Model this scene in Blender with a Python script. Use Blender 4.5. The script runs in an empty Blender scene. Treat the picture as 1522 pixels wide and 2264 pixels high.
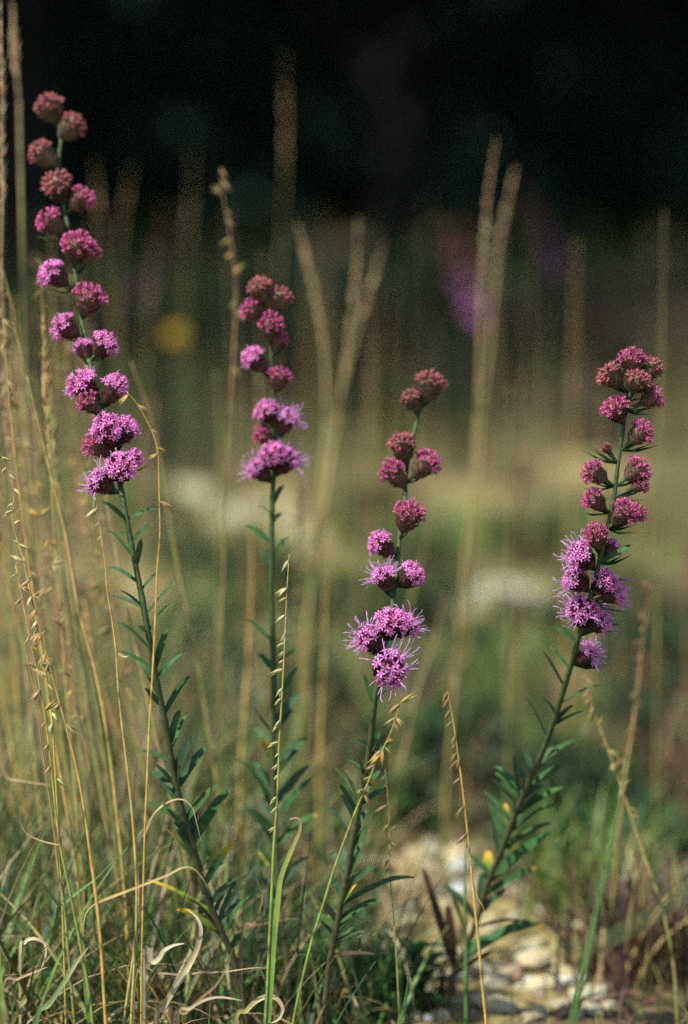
import bpy, math, random
import numpy as np
from mathutils import Vector, Matrix
random.seed(7); rng = np.random.default_rng(11)
R = math.radians
sc = bpy.context.scene
col = sc.collection

# ------------------------------------------------------------------ camera
CAM_H, PITCH, LENS = 0.55, R(6.19), 100.0
cam_d = bpy.data.cameras.new('camera'); cam = bpy.data.objects.new('camera', cam_d); col.objects.link(cam)
cam_d.sensor_fit = 'VERTICAL'; cam_d.sensor_height = 36; cam_d.lens = LENS
cam_d.clip_start = 0.05; cam_d.clip_end = 2000
cam.location = (0, 0, CAM_H); cam.rotation_euler = (R(90) - PITCH, 0, 0)
cam_d.dof.use_dof = True; cam_d.dof.focus_distance = 1.70; cam_d.dof.aperture_fstop = 3.0; cam_d.dof.aperture_blades = 0
sc.camera = cam
# ------------------------------------------------------------------ sky, sun, exposure
SUN_DIR = Vector((-0.60, -0.42, 1.05)).normalized()          # towards the sun: high, from the left, a little behind the camera
w = bpy.data.worlds.new('World'); sc.world = w; w.use_nodes = True
nt = w.node_tree; bg = nt.nodes['Background']
sky = nt.nodes.new('ShaderNodeTexSky'); sky.sky_type = 'NISHITA'; sky.sun_disc = False
sky.sun_elevation = math.asin(SUN_DIR.z); sky.sun_rotation = math.atan2(SUN_DIR.x, SUN_DIR.y)
nt.links.new(sky.outputs[0], bg.inputs[0]); bg.inputs[1].default_value = 0.11
sd = bpy.data.lights.new('sun', 'SUN'); sd.energy = 4.6; sd.angle = R(0.5); sd.color = (1.0, 0.96, 0.88)
sun = bpy.data.objects.new('sun', sd); col.objects.link(sun); sun.location = (-6, -2, 11)
sun.rotation_euler = SUN_DIR.to_track_quat('Z', 'Y').to_euler()
sc.view_settings.view_transform = 'Standard'; sc.view_settings.look = 'None'
sc.view_settings.exposure = 0.66; sc.view_settings.gamma = 1.0; sc.view_settings.use_curve_mapping = False
sc.cycles.use_denoising = False
sc.cycles.max_bounces = 5; sc.cycles.transmission_bounces = 3; sc.cycles.transparent_max_bounces = 4

# ------------------------------------------------------------------ helpers
F = LENS / 36.0 * 2264
fwd = Vector((0, math.cos(PITCH), -math.sin(PITCH))); upv = Vector((0, math.sin(PITCH), math.cos(PITCH)))
CAM = Vector((0, 0, CAM_H))
def P(px, py, d):                                            # a point of the place at depth d in front of the camera
    return CAM + (fwd + Vector((1, 0, 0)) * ((px - 761) / F) + upv * ((1132 - py) / F)) * d
def gz(x, y):
    r = 0.006 * np.sin(9 * x + 1.3) * np.sin(7 * y + .4) + 0.012 * np.sin(2.1 * x + .7 * y) + 0.02 * np.sin(.8 * y - .5 * x + 1)
    return r * np.clip((np.abs(y - 1.7)) * .8 + .25, .25, 1.6)
def ground_pt(px, py):                                       # where the line of sight meets the ground
    r = fwd + Vector((1, 0, 0)) * ((px - 761) / F) + upv * ((1132 - py) / F)
    t = -CAM_H / r.z
    p = CAM + r * t
    return Vector((p.x, p.y, float(gz(p.x, p.y))))
def to_px(x, y, z):
    dx, dy, dz = x, y, z - CAM_H
    d = dy * fwd.y + dz * fwd.z
    return 761 + F * dx / d, 1132 - F * (dy * upv.y + dz * upv.z) / d

def tag(o, label=None, cat=None, group=None, kind=None):
    if label: o['label'] = label
    if cat: o['category'] = cat
    if group: o['group'] = group
    if kind: o['kind'] = kind
    return o
def empty(name, loc):
    o = bpy.data.objects.new(name, None); col.objects.link(o); o.location = loc; o.empty_display_size = .02
    return o
def mesh_np(name, verts, faces, cols=None, smooth=True):     # faces: (n,k) array or list of such arrays
    me = bpy.data.meshes.new(name)
    fl = faces if isinstance(faces, list) else [faces]
    fl = [np.asarray(f, dtype=np.int32) for f in fl if len(f)]
    verts = np.asarray(verts, dtype=np.float32)
    loops = np.concatenate([f.ravel() for f in fl]); tot = np.concatenate([np.full(len(f), f.shape[1]) for f in fl])
    st = np.concatenate([[0], np.cumsum(tot)[:-1]])
    me.vertices.add(len(verts)); me.vertices.foreach_set('co', verts.ravel())
    me.loops.add(len(loops)); me.loops.foreach_set('vertex_index', loops)
    me.polygons.add(len(tot)); me.polygons.foreach_set('loop_start', st.astype(np.int32)); me.polygons.foreach_set('loop_total', tot.astype(np.int32))
    me.polygons.foreach_set('use_smooth', np.full(len(tot), smooth))
    if cols is not None:
        c = np.ones((len(verts), 4), dtype=np.float32); c[:, :3] = np.asarray(cols)
        a = me.color_attributes.new('Col', 'FLOAT_COLOR', 'POINT'); a.data.foreach_set('color', c.ravel())
    me.update(); me.validate()
    return me
def obj(name, me, mat, parent=None, loc=None):
    o = bpy.data.objects.new(name, me); col.objects.link(o)
    if mat and not me.materials: me.materials.append(mat)
    if parent is not None: o.parent = parent
    if loc is not None: o.location = loc
    return o
def copy_tree(o, parent=None):
    c = o.copy(); col.objects.link(c); c.parent = parent
    for ch in o.children: copy_tree(ch, c)
    return c

class MB:                                                    # collects shapes for ONE mesh, vertex colours included
    def __init__(s): s.v, s.f3, s.f4, s.c = [], [], [], []
    def add(s, v, quads, tris, c):
        n = len(s.v); s.v += [tuple(p) for p in v]; s.c += c if isinstance(c, list) else [c] * len(v)
        s.f4 += [[i + n for i in q] for q in quads]; s.f3 += [[i + n for i in t] for t in tris]
    def tube(s, pts, rads, c, sides=6, cap=True):
        pts = [Vector(p) for p in pts]; m = len(pts); v = []; cc = []
        ref = Vector((0.31, -.9, .2)).normalized()
        for i, p in enumerate(pts):
            t = (pts[min(i + 1, m - 1)] - pts[max(i - 1, 0)])
            t = t.normalized() if t.length > 1e-9 else Vector((0, 0, 1))
            a = t.cross(ref); a = a.normalized() if a.length > 1e-4 else t.orthogonal().normalized(); b = t.cross(a)
            r = rads[i] if hasattr(rads, '__len__') else rads
            for k in range(sides):
                th = 2 * math.pi * k / sides; v.append(p + (a * math.cos(th) + b * math.sin(th)) * r)
                cc.append(c[i] if isinstance(c, list) else c)
        q = [[i * sides + k, i * sides + (k + 1) % sides, (i + 1) * sides + (k + 1) % sides, (i + 1) * sides + k] for i in range(m - 1) for k in range(sides)]
        tr = []
        if cap:
            v += [pts[0], pts[-1]]; cc += [cc[0], cc[-1]]; e = m * sides
            for k in range(sides): tr += [[e, (k + 1) % sides, k], [e + 1, (m - 1) * sides + k, (m - 1) * sides + (k + 1) % sides]]
        s.add(v, q, tr, cc)
    def ribbon(s, pts, widths, nrm, c, fold=0.25):           # a blade with a folded midrib
        pts = [Vector(p) for p in pts]; m = len(pts); v = []; cc = []
        for i, p in enumerate(pts):
            t = (pts[min(i + 1, m - 1)] - pts[max(i - 1, 0)]).normalized()
            sd_ = t.cross(nrm); sd_ = sd_.normalized() if sd_.length > 1e-4 else t.orthogonal().normalized()
            n2 = sd_.cross(t); h = widths[i] / 2
            v += [p - sd_ * h + n2 * h * fold, p, p + sd_ * h + n2 * h * fold]; cc += [c[i] if isinstance(c, list) else c] * 3
        q = []
        for i in range(m - 1):
            a = i * 3; q += [[a, a + 1, a + 4, a + 3], [a + 1, a + 2, a + 5, a + 4]]
        s.add(v, q, [], cc)
    def mesh(s, name, smooth=True): return mesh_np(name, s.v, [s.f4, s.f3], s.c, smooth)
    def build(s, name, mat, parent=None): return obj(name, s.mesh(name), mat, parent)
def spline(pts, n=6):
    pts = [Vector(p) for p in pts]; out = []
    for i in range(len(pts) - 1):
        p0, p1, p2, p3 = pts[max(i - 1, 0)], pts[i], pts[i + 1], pts[min(i + 2, len(pts) - 1)]
        for k in range(n):
            t = k / n
            out.append(.5 * ((2 * p1) + (p2 - p0) * t + (2 * p0 - 5 * p1 + 4 * p2 - p3) * t * t + (3 * p1 - p0 - 3 * p2 + p3) * t ** 3))
    out.append(pts[-1]); return out
def lerp(a, b, t): return tuple(x + (y - x) * t for x, y in zip(a, b))
def mixc(stops, t):
    for (t0, c0), (t1, c1) in zip(stops, stops[1:]):
        if t <= t1: return lerp(c0, c1, (t - t0) / max(t1 - t0, 1e-6))
    return stops[-1][1]

# ------------------------------------------------------------------ materials (vertex colours carry each piece's own colour)
def mat_attr(name, rough=.55, transl=0.0, spec=.3, noise=.35, scale=120.0, bump=0.0):
    m = bpy.data.materials.new(name); m.use_nodes = True; n = m.node_tree.nodes; l = m.node_tree.links
    p = n['Principled BSDF']; p.inputs['Roughness'].default_value = rough; p.inputs['Specular IOR Level'].default_value = spec
    at = n.new('ShaderNodeAttribute'); at.attribute_name = 'Col'
    tc = n.new('ShaderNodeTexCoord'); nz = n.new('ShaderNodeTexNoise'); nz.inputs['Scale'].default_value = scale; nz.inputs['Detail'].default_value = 3
    l.new(tc.outputs['Object'], nz.inputs['Vector'])
    mr = n.new('ShaderNodeMapRange'); mr.inputs[1].default_value = .3; mr.inputs[2].default_value = .7
    mr.inputs[3].default_value = 1 - noise; mr.inputs[4].default_value = 1 + noise; l.new(nz.outputs[0], mr.inputs[0])
    mx = n.new('ShaderNodeVectorMath'); mx.operation = 'SCALE'; l.new(at.outputs['Color'], mx.inputs[0]); l.new(mr.outputs[0], mx.inputs['Scale'])
    l.new(mx.outputs[0], p.inputs['Base Color'])
    if bump:
        b = n.new('ShaderNodeBump'); b.inputs['Strength'].default_value = bump; b.inputs['Distance'].default_value = .002
        l.new(nz.outputs[0], b.inputs['Height']); l.new(b.outputs[0], p.inputs['Normal'])
    if transl:
        t = n.new('ShaderNodeBsdfTranslucent'); l.new(mx.outputs[0], t.inputs[0]); ms = n.new('ShaderNodeMixShader'); ms.inputs[0].default_value = transl
        l.new(p.outputs[0], ms.inputs[1]); l.new(t.outputs[0], ms.inputs[2]); l.new(ms.outputs[0], n['Material Output'].inputs[0])
    return m
M_stem = mat_attr('flower_stem', .6, 0, .2, .35, 300)
M_leaf = mat_attr('flower_leaf', .65, .2, .12, .3, 220)
M_bract = mat_attr('bract', .6, .05, .2, .3, 400)
M_floret = mat_attr('floret', .6, .42, .15, .2, 300)
M_grass = mat_attr('grass_blade', .5, .2, .3, .3, 90)
M_straw = mat_attr('grass_culm', .45, .05, .35, .3, 160)
M_stone = mat_attr('limestone', .85, 0, .1, .45, 45, .6)
M_bark = mat_attr('bark', .9, 0, .1, .5, 9, .8)
M_foliage = mat_attr('tree_leaf', .6, .2, .2, .3, 3)

def ground_material():
    m = bpy.data.materials.new('soil'); m.use_nodes = True; n = m.node_tree.nodes; l = m.node_tree.links; p = n['Principled BSDF']
    p.inputs['Roughness'].default_value = .95; p.inputs['Specular IOR Level'].default_value = .1
    tc = n.new('ShaderNodeTexCoord')
    def nz(s, d=5):
        t = n.new('ShaderNodeTexNoise'); t.inputs['Scale'].default_value = s; t.inputs['Detail'].default_value = d; l.new(tc.outputs['Object'], t.inputs['Vector']); return t
    a, b, c = nz(5), nz(28), nz(160, 3)
    r = n.new('ShaderNodeValToRGB'); e = r.color_ramp.elements
    e[0].position = .36; e[0].color = (.045, .036, .02, 1); e[1].position = .66; e[1].color = (.30, .25, .14, 1)
    k = e.new(.5); k.color = (.12, .10, .05, 1)
    mth = n.new('ShaderNodeMath'); mth.operation = 'MULTIPLY_ADD'; mth.inputs[1].default_value = .5; l.new(b.outputs[0], mth.inputs[0])
    m2 = n.new('ShaderNodeMath'); m2.operation = 'MULTIPLY'; m2.inputs[1].default_value = .5; l.new(a.outputs[0], m2.inputs[0]); l.new(m2.outputs[0], mth.inputs[2])
    l.new(mth.outputs[0], r.inputs[0])
    at = n.new('ShaderNodeAttribute'); at.attribute_name = 'Col'                     # soil kind: bare chalky dirt, moss, leaf litter
    mix = n.new('ShaderNodeMix'); mix.data_type = 'RGBA'; mix.blend_type = 'MULTIPLY'; mix.inputs[0].default_value = 1
    l.new(r.outputs[0], mix.inputs[6]); l.new(at.outputs['Color'], mix.inputs[7]); l.new(mix.outputs[2], p.inputs['Base Color'])
    bp = n.new('ShaderNodeBump'); bp.inputs['Strength'].default_value = 1; bp.inputs['Distance'].default_value = .006
    l.new(c.outputs[0], bp.inputs['Height']); l.new(bp.outputs[0], p.inputs['Normal'])
    return m

# ------------------------------------------------------------------ ground
# soil patches seen in the picture: (px, py, half-width px, half-height px, tint)
CHALK, MOSS, LITTER = (2.7, 2.6, 2.0), (.45, .85, .4), (.62, .45, .42)
PATCH = [(1130, 2130, 280, 160, CHALK), (550, 1110, 230, 75, CHALK), (1110, 1262, 190, 52, CHALK), (270, 1290, 260, 75, CHALK), (690, 1190, 120, 45, CHALK),
         (830, 1950, 170, 100, CHALK), (600, 1710, 150, 65, CHALK), (470, 1640, 90, 40, CHALK), (1180, 1720, 110, 40, CHALK), (1330, 1470, 120, 35, CHALK), (900, 1560, 110, 35, CHALK), (1000, 1060, 130, 30, CHALK), (760, 880, 130, 25, CHALK), (1300, 1010, 130, 28, CHALK),
         (1100, 1640, 260, 90, MOSS), (520, 1230, 200, 40, MOSS), (1150, 1130, 300, 50, MOSS), (900, 1800, 110, 60, MOSS), (1260, 1890, 130, 60, MOSS),
         (1420, 2130, 130, 110, LITTER), (1250, 800, 350, 120, LITTER), (560, 1960, 160, 80, LITTER), (980, 1850, 100, 40, LITTER), (400, 1430, 160, 60, LITTER)]
def tint(x, y):
    px, py = to_px(x, y, np.zeros_like(x)); t = np.ones(x.shape + (3,)); 
    for (cx, cy, a, b, c) in PATCH:
        k = np.exp(-(((px - cx) / a) ** 2 + ((py - cy) / b) ** 2) ** 1.5)[..., None]
        t = t * (1 - k) + np.array(c) * k
    far = np.clip((y - 5) / 8, 0, 1)[..., None]
    return t * (1 - far) + np.array((.7, .75, .5)) * far
ys = np.concatenate([np.linspace(-3, .9, 12), np.linspace(1.0, 6, 170), np.geomspace(6.1, 400, 50)])
xs_u = np.concatenate([-np.geomspace(400, 1.3, 24), np.linspace(-1.25, 1.25, 120), np.geomspace(1.3, 400, 24)])
X, Y = np.meshgrid(xs_u, ys)
Z = np.where(Y < 40, gz(X, Y), 0) * (np.abs(X) < 30)
V = np.stack([X, Y, Z], -1).reshape(-1, 3); nx, ny = len(xs_u), len(ys)
idx = np.arange(nx * ny).reshape(ny, nx)
Q = np.stack([idx[:-1, :-1], idx[:-1, 1:], idx[1:, 1:], idx[1:, :-1]], -1).reshape(-1, 4)
tag(obj('ground', mesh_np('ground', V, Q, tint(X, np.maximum(Y, .8)).reshape(-1, 3)), ground_material()), 'chalky brown glade soil with moss and leaf litter', kind='structure')

# ------------------------------------------------------------------ forest edge in shade
def leaf_cloud(n, centre_fn, size, c0, c1):
    pos = centre_fn(n); u = rng.normal(size=(n, 3)); u /= np.linalg.norm(u, axis=1)[:, None]
    t = np.cross(u, rng.normal(size=(n, 3))); t /= np.linalg.norm(t, axis=1)[:, None]
    s = (size * rng.uniform(.6, 1.3, n))[:, None]
    v = np.stack([pos - u * s, pos - t * s * .55 + u * s * .1, pos + u * s, pos + t * s * .55 + u * s * .1], 1).reshape(-1, 3)
    k = rng.uniform(0, 1, n)[:, None]; c = np.repeat(np.array(c0) * (1 - k) + np.array(c1) * k, 4, 0)
    return v, np.arange(n * 4).reshape(-1, 4), c
def clump_fn(centres, radii, flat=.7):
    centres = np.array(centres); radii = np.array(radii)
    def fn(n):
        i = rng.integers(0, len(centres), n); d = rng.normal(size=(n, 3)); d /= np.linalg.norm(d, axis=1)[:, None]
        return centres[i] + d * (radii[i] * rng.uniform(.25, 1, n) ** .5)[:, None] * np.array([1, 1, flat])
    return fn
def tree_proto(h, r, z0, nleaf, dark):
    root = empty('oak_tree', (0, 0, 0)); mb = MB()
    bc = (.03, .03, .03)
    tp = [Vector((0, 0, -.1)), Vector((.05, .02, h * .2)), Vector((-.05, .05, h * .5)), Vector((.1, 0, h * .85))]
    tp = spline(tp, 4); mb.tube(tp, [.2 * (1 - .8 * i / (len(tp) - 1)) * h / 8 + .02 for i in range(len(tp))], bc, 9)
    cs, rs = [], []
    for k in range(16):
        a = k * 2.4 + random.random(); zz = z0 + (h - z0) * (.06 + .9 * (k / 15)); rr = r * (1 - .55 * (k / 15)) * random.uniform(.55, .95)
        st = tp[min(len(tp) - 1, int(len(tp) * zz / h * .75))]; en = Vector((math.cos(a) * rr, math.sin(a) * rr, zz + .25))
        mid = (st + en) / 2 + Vector((0, 0, .35)); pp = spline([st, mid, en], 4)
        mb.tube(pp, [.07 * (1 - .8 * i / (len(pp) - 1)) * h / 8 for i in range(len(pp))], bc, 6)
        for q in range(3):
            cs.append(en + Vector((random.uniform(-1, 1), random.uniform(-1, 1), random.uniform(-.2, .7)))); rs.append(random.uniform(.7, 1.25) * r / 3)
    for k in range(14): a = random.random() * 6.28; q = random.random() * r * .6; cs.append(Vector((math.cos(a) * q, math.sin(a) * q, random.uniform(z0 + .8, h)))); rs.append(r / 3)
    mb.build('trunk', M_bark, root)
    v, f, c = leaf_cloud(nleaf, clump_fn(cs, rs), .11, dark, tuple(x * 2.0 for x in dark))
    obj('crown', mesh_np('crown', v, f, c, False), M_foliage, root)
    return root
def cedar_proto(h, r, nleaf):
    root = empty('cedar_tree', (0, 0, 0)); mb = MB()
    tp = [Vector((.03 * math.sin(i), 0, -.1 + h * i / 7)) for i in range(8)]
    mb.tube(tp, [.13 * (1 - i / 8) + .01 for i in range(8)], (.06, .045, .035), 8); cs, rs = [], []
    for k in range(46):
        t = (k + .5) / 46; a = k * 2.4; zz = .15 + (h - .2) * t; rr = r * (1 - t) ** .75 * random.uniform(.6, 1)
        en = Vector((math.cos(a) * rr, math.sin(a) * rr, zz + .2)); mb.tube([Vector((0, 0, zz)), en * .5 + Vector((0, 0, zz * .5)), en], [.025, .018, .006], (.06, .045, .035), 5)
        for q in (.35, .7, 1.0): cs.append(Vector((en.x * q, en.y * q, zz + .1 + .15 * q))); rs.append(.42 * (1.15 - t * .7))
    mb.build('trunk', M_bark, root)
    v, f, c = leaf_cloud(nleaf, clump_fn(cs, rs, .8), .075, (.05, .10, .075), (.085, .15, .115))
    obj('crown', mesh_np('crown', v, f, c, False), M_foliage, root)
    return root
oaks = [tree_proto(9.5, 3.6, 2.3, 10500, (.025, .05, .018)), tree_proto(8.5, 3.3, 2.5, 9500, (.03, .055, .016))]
oak_spots = [(-6.4, 18.5), (-1.9, 17.2), (2.6, 18.4), (7.0, 17.6), (-4.3, 22.6), (.4, 22.0), (4.9, 22.8), (9.5, 22), (-9.5, 21.5), (-11.5, 17.5), (-6.2, 9.2), (-2.7, 11.8), (-2.5, 14.6), (-6.3, 13.4), (2.4, 14.2), (-4.7, 6.0)]  # nearer oaks at the end are out of view, added to shade the meadow
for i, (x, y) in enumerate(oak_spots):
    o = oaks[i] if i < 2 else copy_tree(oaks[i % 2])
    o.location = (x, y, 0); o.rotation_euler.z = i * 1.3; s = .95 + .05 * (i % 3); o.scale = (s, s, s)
    tag(o, 'high-crowned broadleaf tree of the dark forest edge and added shade trees before it', 'tree', 'broadleaf trees along the forest edge')
ced = [cedar_proto(5.5, 2.0, 24000), cedar_proto(4.6, 1.8, 21000)]
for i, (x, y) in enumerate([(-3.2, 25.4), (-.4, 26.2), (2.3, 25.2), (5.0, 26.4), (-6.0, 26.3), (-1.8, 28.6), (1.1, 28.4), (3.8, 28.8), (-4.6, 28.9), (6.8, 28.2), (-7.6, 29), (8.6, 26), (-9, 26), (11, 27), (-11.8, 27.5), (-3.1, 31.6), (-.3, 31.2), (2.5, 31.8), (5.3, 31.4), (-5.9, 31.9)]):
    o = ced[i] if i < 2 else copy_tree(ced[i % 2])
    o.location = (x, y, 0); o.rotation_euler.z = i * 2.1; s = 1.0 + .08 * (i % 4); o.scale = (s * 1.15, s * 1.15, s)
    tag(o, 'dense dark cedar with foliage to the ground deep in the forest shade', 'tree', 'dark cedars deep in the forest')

# ------------------------------------------------------------------ grass field (nobody could count it)
GREEN, DKGREEN, STRAW, BROWN, PALE = (.115, .20, .045), (.028, .08, .027), (.34, .26, .10), (.12, .072, .042), (.50, .40, .24)
def blades(bx, by, h, width, lean, curl, cb, ct, nseg=5, sink=.006):
    n = len(bx); az = rng.uniform(0, 2 * np.pi, n); d = np.stack([np.cos(az), np.sin(az)], 1)
    bz = gz(bx, by) - sink; saz = az + np.pi / 2 + rng.normal(0, .5, n); side = np.stack([np.cos(saz), np.sin(saz), np.zeros(n)], 1)
    pos = np.stack([bx, by, bz], 1); ang = lean.copy(); vs, cs = [], []
    for k in range(nseg + 1):
        t = k / nseg; wd = width * (1 - t ** 1.6) * .5 + .00012
        vs.append(pos - side * wd[:, None]); vs.append(pos + side * wd[:, None])
        cc = cb * (1 - t) + ct * t; cs += [cc, cc]
        step = h / nseg
        pos = pos + np.stack([d[:, 0] * np.sin(ang) * step, d[:, 1] * np.sin(ang) * step, np.cos(ang) * step], 1)
        pos[:, 2] = np.maximum(pos[:, 2], bz + .006)
        ang = ang + curl / nseg
        saz2 = rng.normal(0, .15, n); 
    m = 2 * (nseg + 1)
    v = np.stack(vs, 1).reshape(-1, 3); c = np.stack(cs, 1).reshape(-1, 3); b = (np.arange(n) * m)[:, None]
    f = np.concatenate([b + np.array([2 * k, 2 * k + 1, 2 * k + 3, 2 * k + 2]) for k in range(nseg)], 0)
    return v, f, c
def pick(n, opts, wts):
    a = np.array(opts)[rng.choice(len(opts), n, p=np.array(wts) / sum(wts))]; return a * rng.uniform(.7, 1.3, (n, 1))
def scatter(n, y0, y1, spread=.2, extra=.35):
    y = np.sqrt(rng.uniform(y0 ** 2, y1 ** 2, n)); x = rng.uniform(-1, 1, n) * (spread * y + extra); return x, y
def clumpiness(x, y, s):
    return .5 + .5 * np.sin(x * 3.1 * s + 1.7 * np.sin(y * 1.9 * s)) * np.sin(y * 2.3 * s + 1.3 * np.sin(x * 2.7 * s + 1))
# short turf of the glade, thinned where the soil is bare
x, y = scatter(80000, 1.35, 5.6)
px, py = to_px(x, y, gz(x, y)); bare = np.zeros(len(x))
for (cx, cy, a, b, c) in PATCH:
    if c is CHALK: bare = np.maximum(bare, np.exp(-(((px - cx) / a) ** 2 + ((py - cy) / b) ** 2) ** 1.5))
keep = (rng.uniform(0, 1, len(x)) > bare * .96) & (rng.uniform(0, 1, len(x)) < .25 + .75 * clumpiness(x, y, 2.2)); x, y, px, py = x[keep], y[keep], px[keep], py[keep]
n = len(x); h = rng.uniform(.012, .06, n); left = np.clip((430 - px) / 260, 0, 1); h *= 1 + .5 * left
gr = pick(n, [GREEN, DKGREEN, STRAW, (.17, .24, .05)], [4, 2, 1.6, 2])
kk = clumpiness(x + .3, y * .8, 3.1)[:, None]; kd = clumpiness(x * 1.3 - 1, y, 2.0)[:, None]
gr = np.where(kk > .62, pick(n, [GREEN, DKGREEN, (.17, .24, .05)], [3, 2, 2]), gr); gr = np.where((kd > .66) & (kk < .62), pick(n, [BROWN, (.10, .06, .05), STRAW], [3, 2, 1]), gr)
h *= np.where(kk[:, 0] > .62, 1.25, 1.0); tip = np.where(rng.uniform(0, 1, (n, 1)) < .5, gr, pick(n, [STRAW, BROWN, GREEN], [2, 1, 2]))
v, f, c = blades(x, y, h, rng.uniform(.0009, .002, n), rng.uniform(0, .7, n), rng.uniform(-.2, 1.4, n), gr, tip, 4)
tag(obj('glade_turf', mesh_np('glade_turf', v, f, c), M_grass), 'short green and straw turf covering the glade floor', 'grass', kind='stuff')
# dead leaves and bits of stem lying on the soil
n = 9000; x, y = scatter(n, 1.7, 3.4, .17, .12); px, py = to_px(x, y, 0 * x)
dens = np.exp(-(((px - 1440) / 170) ** 2 + ((py - 2110) / 170) ** 2)) + np.exp(-(((px - 600) / 200) ** 2 + ((py - 2050) / 150) ** 2)) + .30
keep = rng.uniform(0, 1, n) < dens; x, y = x[keep], y[keep]; n = len(x)
cb = pick(n, [(.16, .085, .07), (.09, .055, .045), (.26, .16, .11), (.05, .04, .03)], [3, 3, 1.5, 2])
v, f, c = blades(x, y, rng.uniform(.012, .06, n), rng.uniform(.002, .009, n), rng.uniform(.5, 1.5, n), rng.uniform(-1.5, 2.5, n), cb, cb * rng.uniform(.6, 1.4, (n, 1)), 5)
tag(obj('leaf_litter', mesh_np('leaf_litter', v, f, c), M_grass), 'brown dead leaf litter strewn on the soil', 'litter', kind='stuff')
# tangle of long curled blades, bottom left
n = 6400; y = rng.uniform(1.70, 2.9, n); x = (rng.beta(1.15, 1.9, n) * 1160 - 240 - 761) / F * y * 1.0
h = rng.uniform(.06, .21, n) * np.clip(1.1 - 1.3 * (x + .2), .45, 1.15)
cb = pick(n, [GREEN, DKGREEN, STRAW, BROWN, PALE], [4, 4, 2.8, 4, 1.6]); ct = np.where(rng.uniform(0, 1, (n, 1)) < .62, cb, pick(n, [STRAW, PALE, BROWN], [2, 1, 1.5]))
dry = (cb[:, 0] > cb[:, 1]).astype(float)
v, f, c = blades(x, y, h, rng.uniform(.0012, .0034, n), rng.uniform(0, .5, n), rng.uniform(.1, 1.2, n) + dry * rng.uniform(0, 7.0, n), cb, ct, 9)
tag(obj('curly_grass', mesh_np('curly_grass', v, f, c), M_grass), 'tangle of curled dry and green grass around the stalk bases', 'grass', kind='stuff')
# meadow beyond: taller grass, green to straw to brown
x, y = scatter(70000, 4.6, 24, .21, .6); px, py = to_px(x, y, 0 * x)
k = clumpiness(x, y, .8); keep = rng.uniform(0, 1, len(x)) < .35 + .65 * k
for (cx, cy, a, b, c) in PATCH:
    if c is CHALK: keep &= rng.uniform(0, 1, len(x)) > .93 * np.exp(-(((px - cx) / a) ** 2 + ((py - cy) / b) ** 2) ** 1.5)
x, y, k, px = x[keep], y[keep], k[keep], px[keep]; n = len(x)
cb = pick(n, [GREEN, DKGREEN, STRAW, BROWN], [5, 2.5, 1.5, .9]); rt = np.clip((px - 900) / 600, 0, 1)[:, None] * rng.uniform(0, .8, (n, 1)); ky = clumpiness(x * .9 + 2, y * .5, 1.1)[:, None]; cb = np.where(ky > .6, cb * np.array((1.3, 1.3, 1.0)), np.where(ky < .3, cb * .55, cb)); cb = cb * (1 - rt) + np.array(BROWN) * 1.1 * rt
v, f, c = blades(x, y, rng.uniform(.05, .2, n) * (.5 + k), rng.uniform(.003, .007, n), rng.uniform(0, .5, n), rng.uniform(0, .9, n), cb, cb * rng.uniform(.8, 1.6, (n, 1)), 3)
x2, y2 = scatter(3000, 8, 21, .2, .8); n2 = len(x2); cb2 = pick(n2, [GREEN, STRAW, BROWN, DKGREEN], [3, 1.2, 1.5, 3])
v2, f2, c2 = blades(x2, y2, rng.uniform(.15, .62, n2), rng.uniform(.004, .009, n2), rng.uniform(0, .25, n2), rng.uniform(0, .5, n2), cb2, cb2 * rng.uniform(.8, 1.5, (n2, 1)), 4)
f2 = f2 + len(v)
tag(obj('tall_grass', mesh_np('tall_grass', v2, f2 - len(v), c2), M_grass), 'tall sparse olive grass standing before the dark trees', 'grass', kind='stuff')
tag(obj('meadow_grass', mesh_np('meadow_grass', v, f, c), M_grass), 'olive and brown meadow grass running back to the trees', 'grass', kind='stuff')

# ------------------------------------------------------------------ stones
def stone_mesh(seed, tone):
    r = random.Random(seed); import bmesh
    bm = bmesh.new(); bmesh.ops.create_icosphere(bm, subdivisions=2, radius=1)
    ax = [Vector((r.gauss(0, 1), r.gauss(0, 1), r.gauss(0, 1))).normalized() for _ in range(12)]; lim = [r.uniform(.42, .8) for _ in ax]
    for v_ in bm.verts:
        for a, q in zip(ax, lim):
            e = v_.co.dot(a)
            if e > q: v_.co -= a * (e - q) * .9
        v_.co *= (1 + r.uniform(-.07, .07)) * 1.2; v_.co.z *= .65
    me = bpy.data.meshes.new('stone'); bm.to_mesh(me); bm.free()
    a = me.color_attributes.new('Col', 'FLOAT_COLOR', 'POINT')
    for d in a.data: d.color = (*[t * r.uniform(.9, 1.1) for t in tone], 1)
    me.materials.append(M_stone); return me
SM = [stone_mesh(i, t) for i, t in enumerate([(.60, .53, .31), (.50, .47, .33), (.44, .38, .23), (.62, .66, .60), (.26, .20, .13), (.40, .34, .22)])]
def stone(name, px, py, wpx, k, label, group=None, flat=1.0):
    g = ground_pt(px, py); d = (g - CAM).dot(fwd); s = wpx / F * d / 2
    o = obj(name, SM[k], None); o.location = g + Vector((0, 0, s * .15 * flat)); o.scale = (s, s * random.uniform(.7, 1.1), s * flat)
    o.rotation_euler = (random.uniform(-.2, .2), random.uniform(-.2, .2), random.random() * 6.28)
    tag(o, label, 'stone', group); return o
stone('limestone_rock', 570, 1115, 240, 2, 'broad pale yellow limestone slab in the grass behind the second plant', None, .5)
stone('limestone_rock', 410, 1105, 160, 2, 'pale limestone rock left beside the broad yellow slab', None, 1.0)
stone('limestone_rock', 1045, 1262, 85, 3, 'bluish white limestone rock in the green turf', None, .8)
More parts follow.
